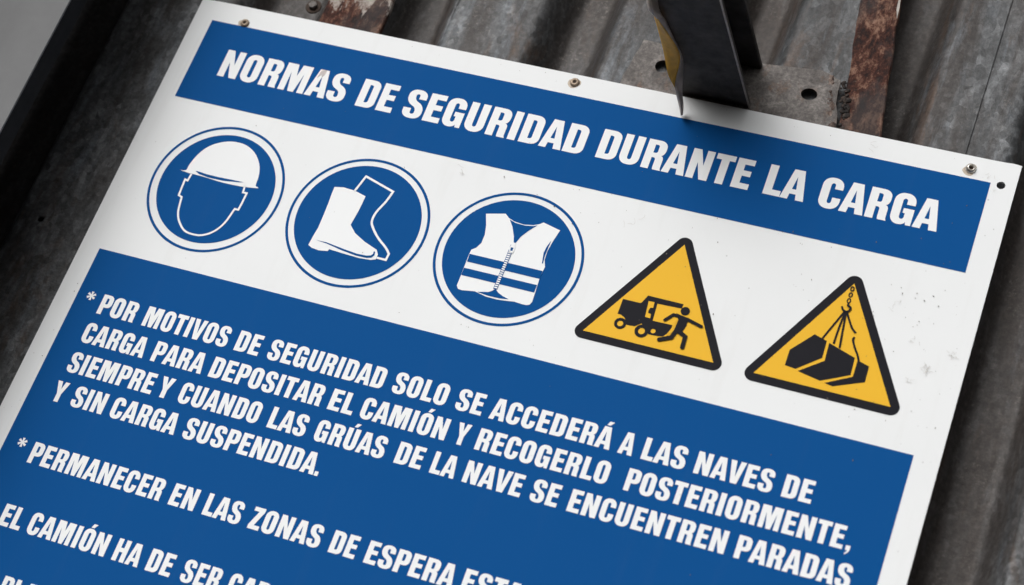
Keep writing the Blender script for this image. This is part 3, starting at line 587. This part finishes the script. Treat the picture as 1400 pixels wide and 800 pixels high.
for v in (.45, .95, 1.39):
    for u in (-.0135, 1.0145):
        if v > .9: screw(u, v, 1.1, M['rivet'])
# specks of grime and scuffs on the print
cs = []
def cl(u, v, su, sv, n, r0=.0006, r1=.0013):
    for _ in range(n):
        a, b = rs.gauss(u, su), rs.gauss(v, sv)
        if -.02 < a < 1.02 and -.025 < b < 1.38: cs.append(blob((a, b), rs.uniform(r0, r1) * rs.choice((.6, .8, 1, 1)), .5, 9, 1, rs.uniform(.7, 1.7)))
cl(.5, .2, .33, .10, 34, .0003, .0007); cl(.93, .20, .03, .05, 22, .0003, .0008); cl(.98, .17, .012, .06, 14, .0003, .0008); cl(.62, .16, .05, .04, 7, .0003, .0008)
cl(.45, .14, .08, .012, 7, .0003, .0008); cl(.80, .15, .05, .02, 7, .0003, .0008); cl(.55, .33, .1, .010, 5, .0003, .0008); cl(.95, .32, .04, .02, 8, .0003, .0008)
cl(.6, -.018, .3, .004, 12, .0003, .0006); cl(1.012, .25, .006, .2, 12, .0003, .0008); cl(-.013, .3, .005, .2, 5, .0003, .0006)
sp = on('dirt_specks', flat(cs[:1], H3 + .00005), M['speck'])
bm = bmesh.new()
for c in cs:
    try: bm.faces.new([bm.verts.new((x, -(H3 + .00002 + rs.uniform(0, .0003)), -y)) for x, y in c])
    except ValueError: pass
bm.normal_update(); bm.to_mesh(sp.data); bm.free(); sp['kind'] = 'stuff'
# crazed, star-like scuffs right of the load triangle, streaky ones elsewhere
bm = bmesh.new()
def scuff(u, v, r0, n, spread=6.28, a0=0.):
    for _ in range(n):
        a = a0 + rs.uniform(-spread / 2, spread / 2); q = Vector((u + rs.gauss(0, r0 * .45), v + rs.gauss(0, r0 * .45))); pts = [tuple(q)]
        for _k in range(3): a += rs.uniform(-.7, .7); q = q + Vector((math.cos(a), math.sin(a))) * r0 * rs.uniform(.15, .4); pts.append(tuple(q))
        st = stroke(pts, rs.uniform(.00018, .00036)); h = H3 + .0001 + rs.uniform(0, .0003)
        m = len(st) // 2; A = st[:m]; B_ = st[m:][::-1]
        for k in range(m - 1): bm.faces.new([bm.verts.new((x, -h, -y)) for x, y in (A[k], A[k + 1], B_[k + 1], B_[k])])
scuff(1.0105, .222, .0045, 13); scuff(.987, .246, .0065, 16); scuff(.974, .262, .004, 7); scuff(.965, .215, .007, 5); scuff(.935, .175, .008, 5, 1.2, 1.57); scuff(.40, .135, .010, 4, .8, 0.1)
scuff(.62, .150, .010, 4, 1, .2); scuff(.86, -.014, .008, 4, 1, .1); scuff(.999, -.008, .005, 4, .5, 1.5); scuff(1.006, .008, .004, 3, .4, 1.6)
so = on('scuff_marks', bm_mesh(bm, 'scuff_marks'), M['scuff']); so['kind'] = 'stuff'
on('scrape', flat([[(.1735, .0375), (.1805, .0378), (.1800, .0445), (.1775, .0500), (.1758, .0455), (.1715, .0520), (.1722, .0450)]], H2 + .00012), paint_mat('pink_scrape', (.66, .60, .58), .6, .35, 0, 200, .1), head)
bpy.data.collections.remove(_tmp)
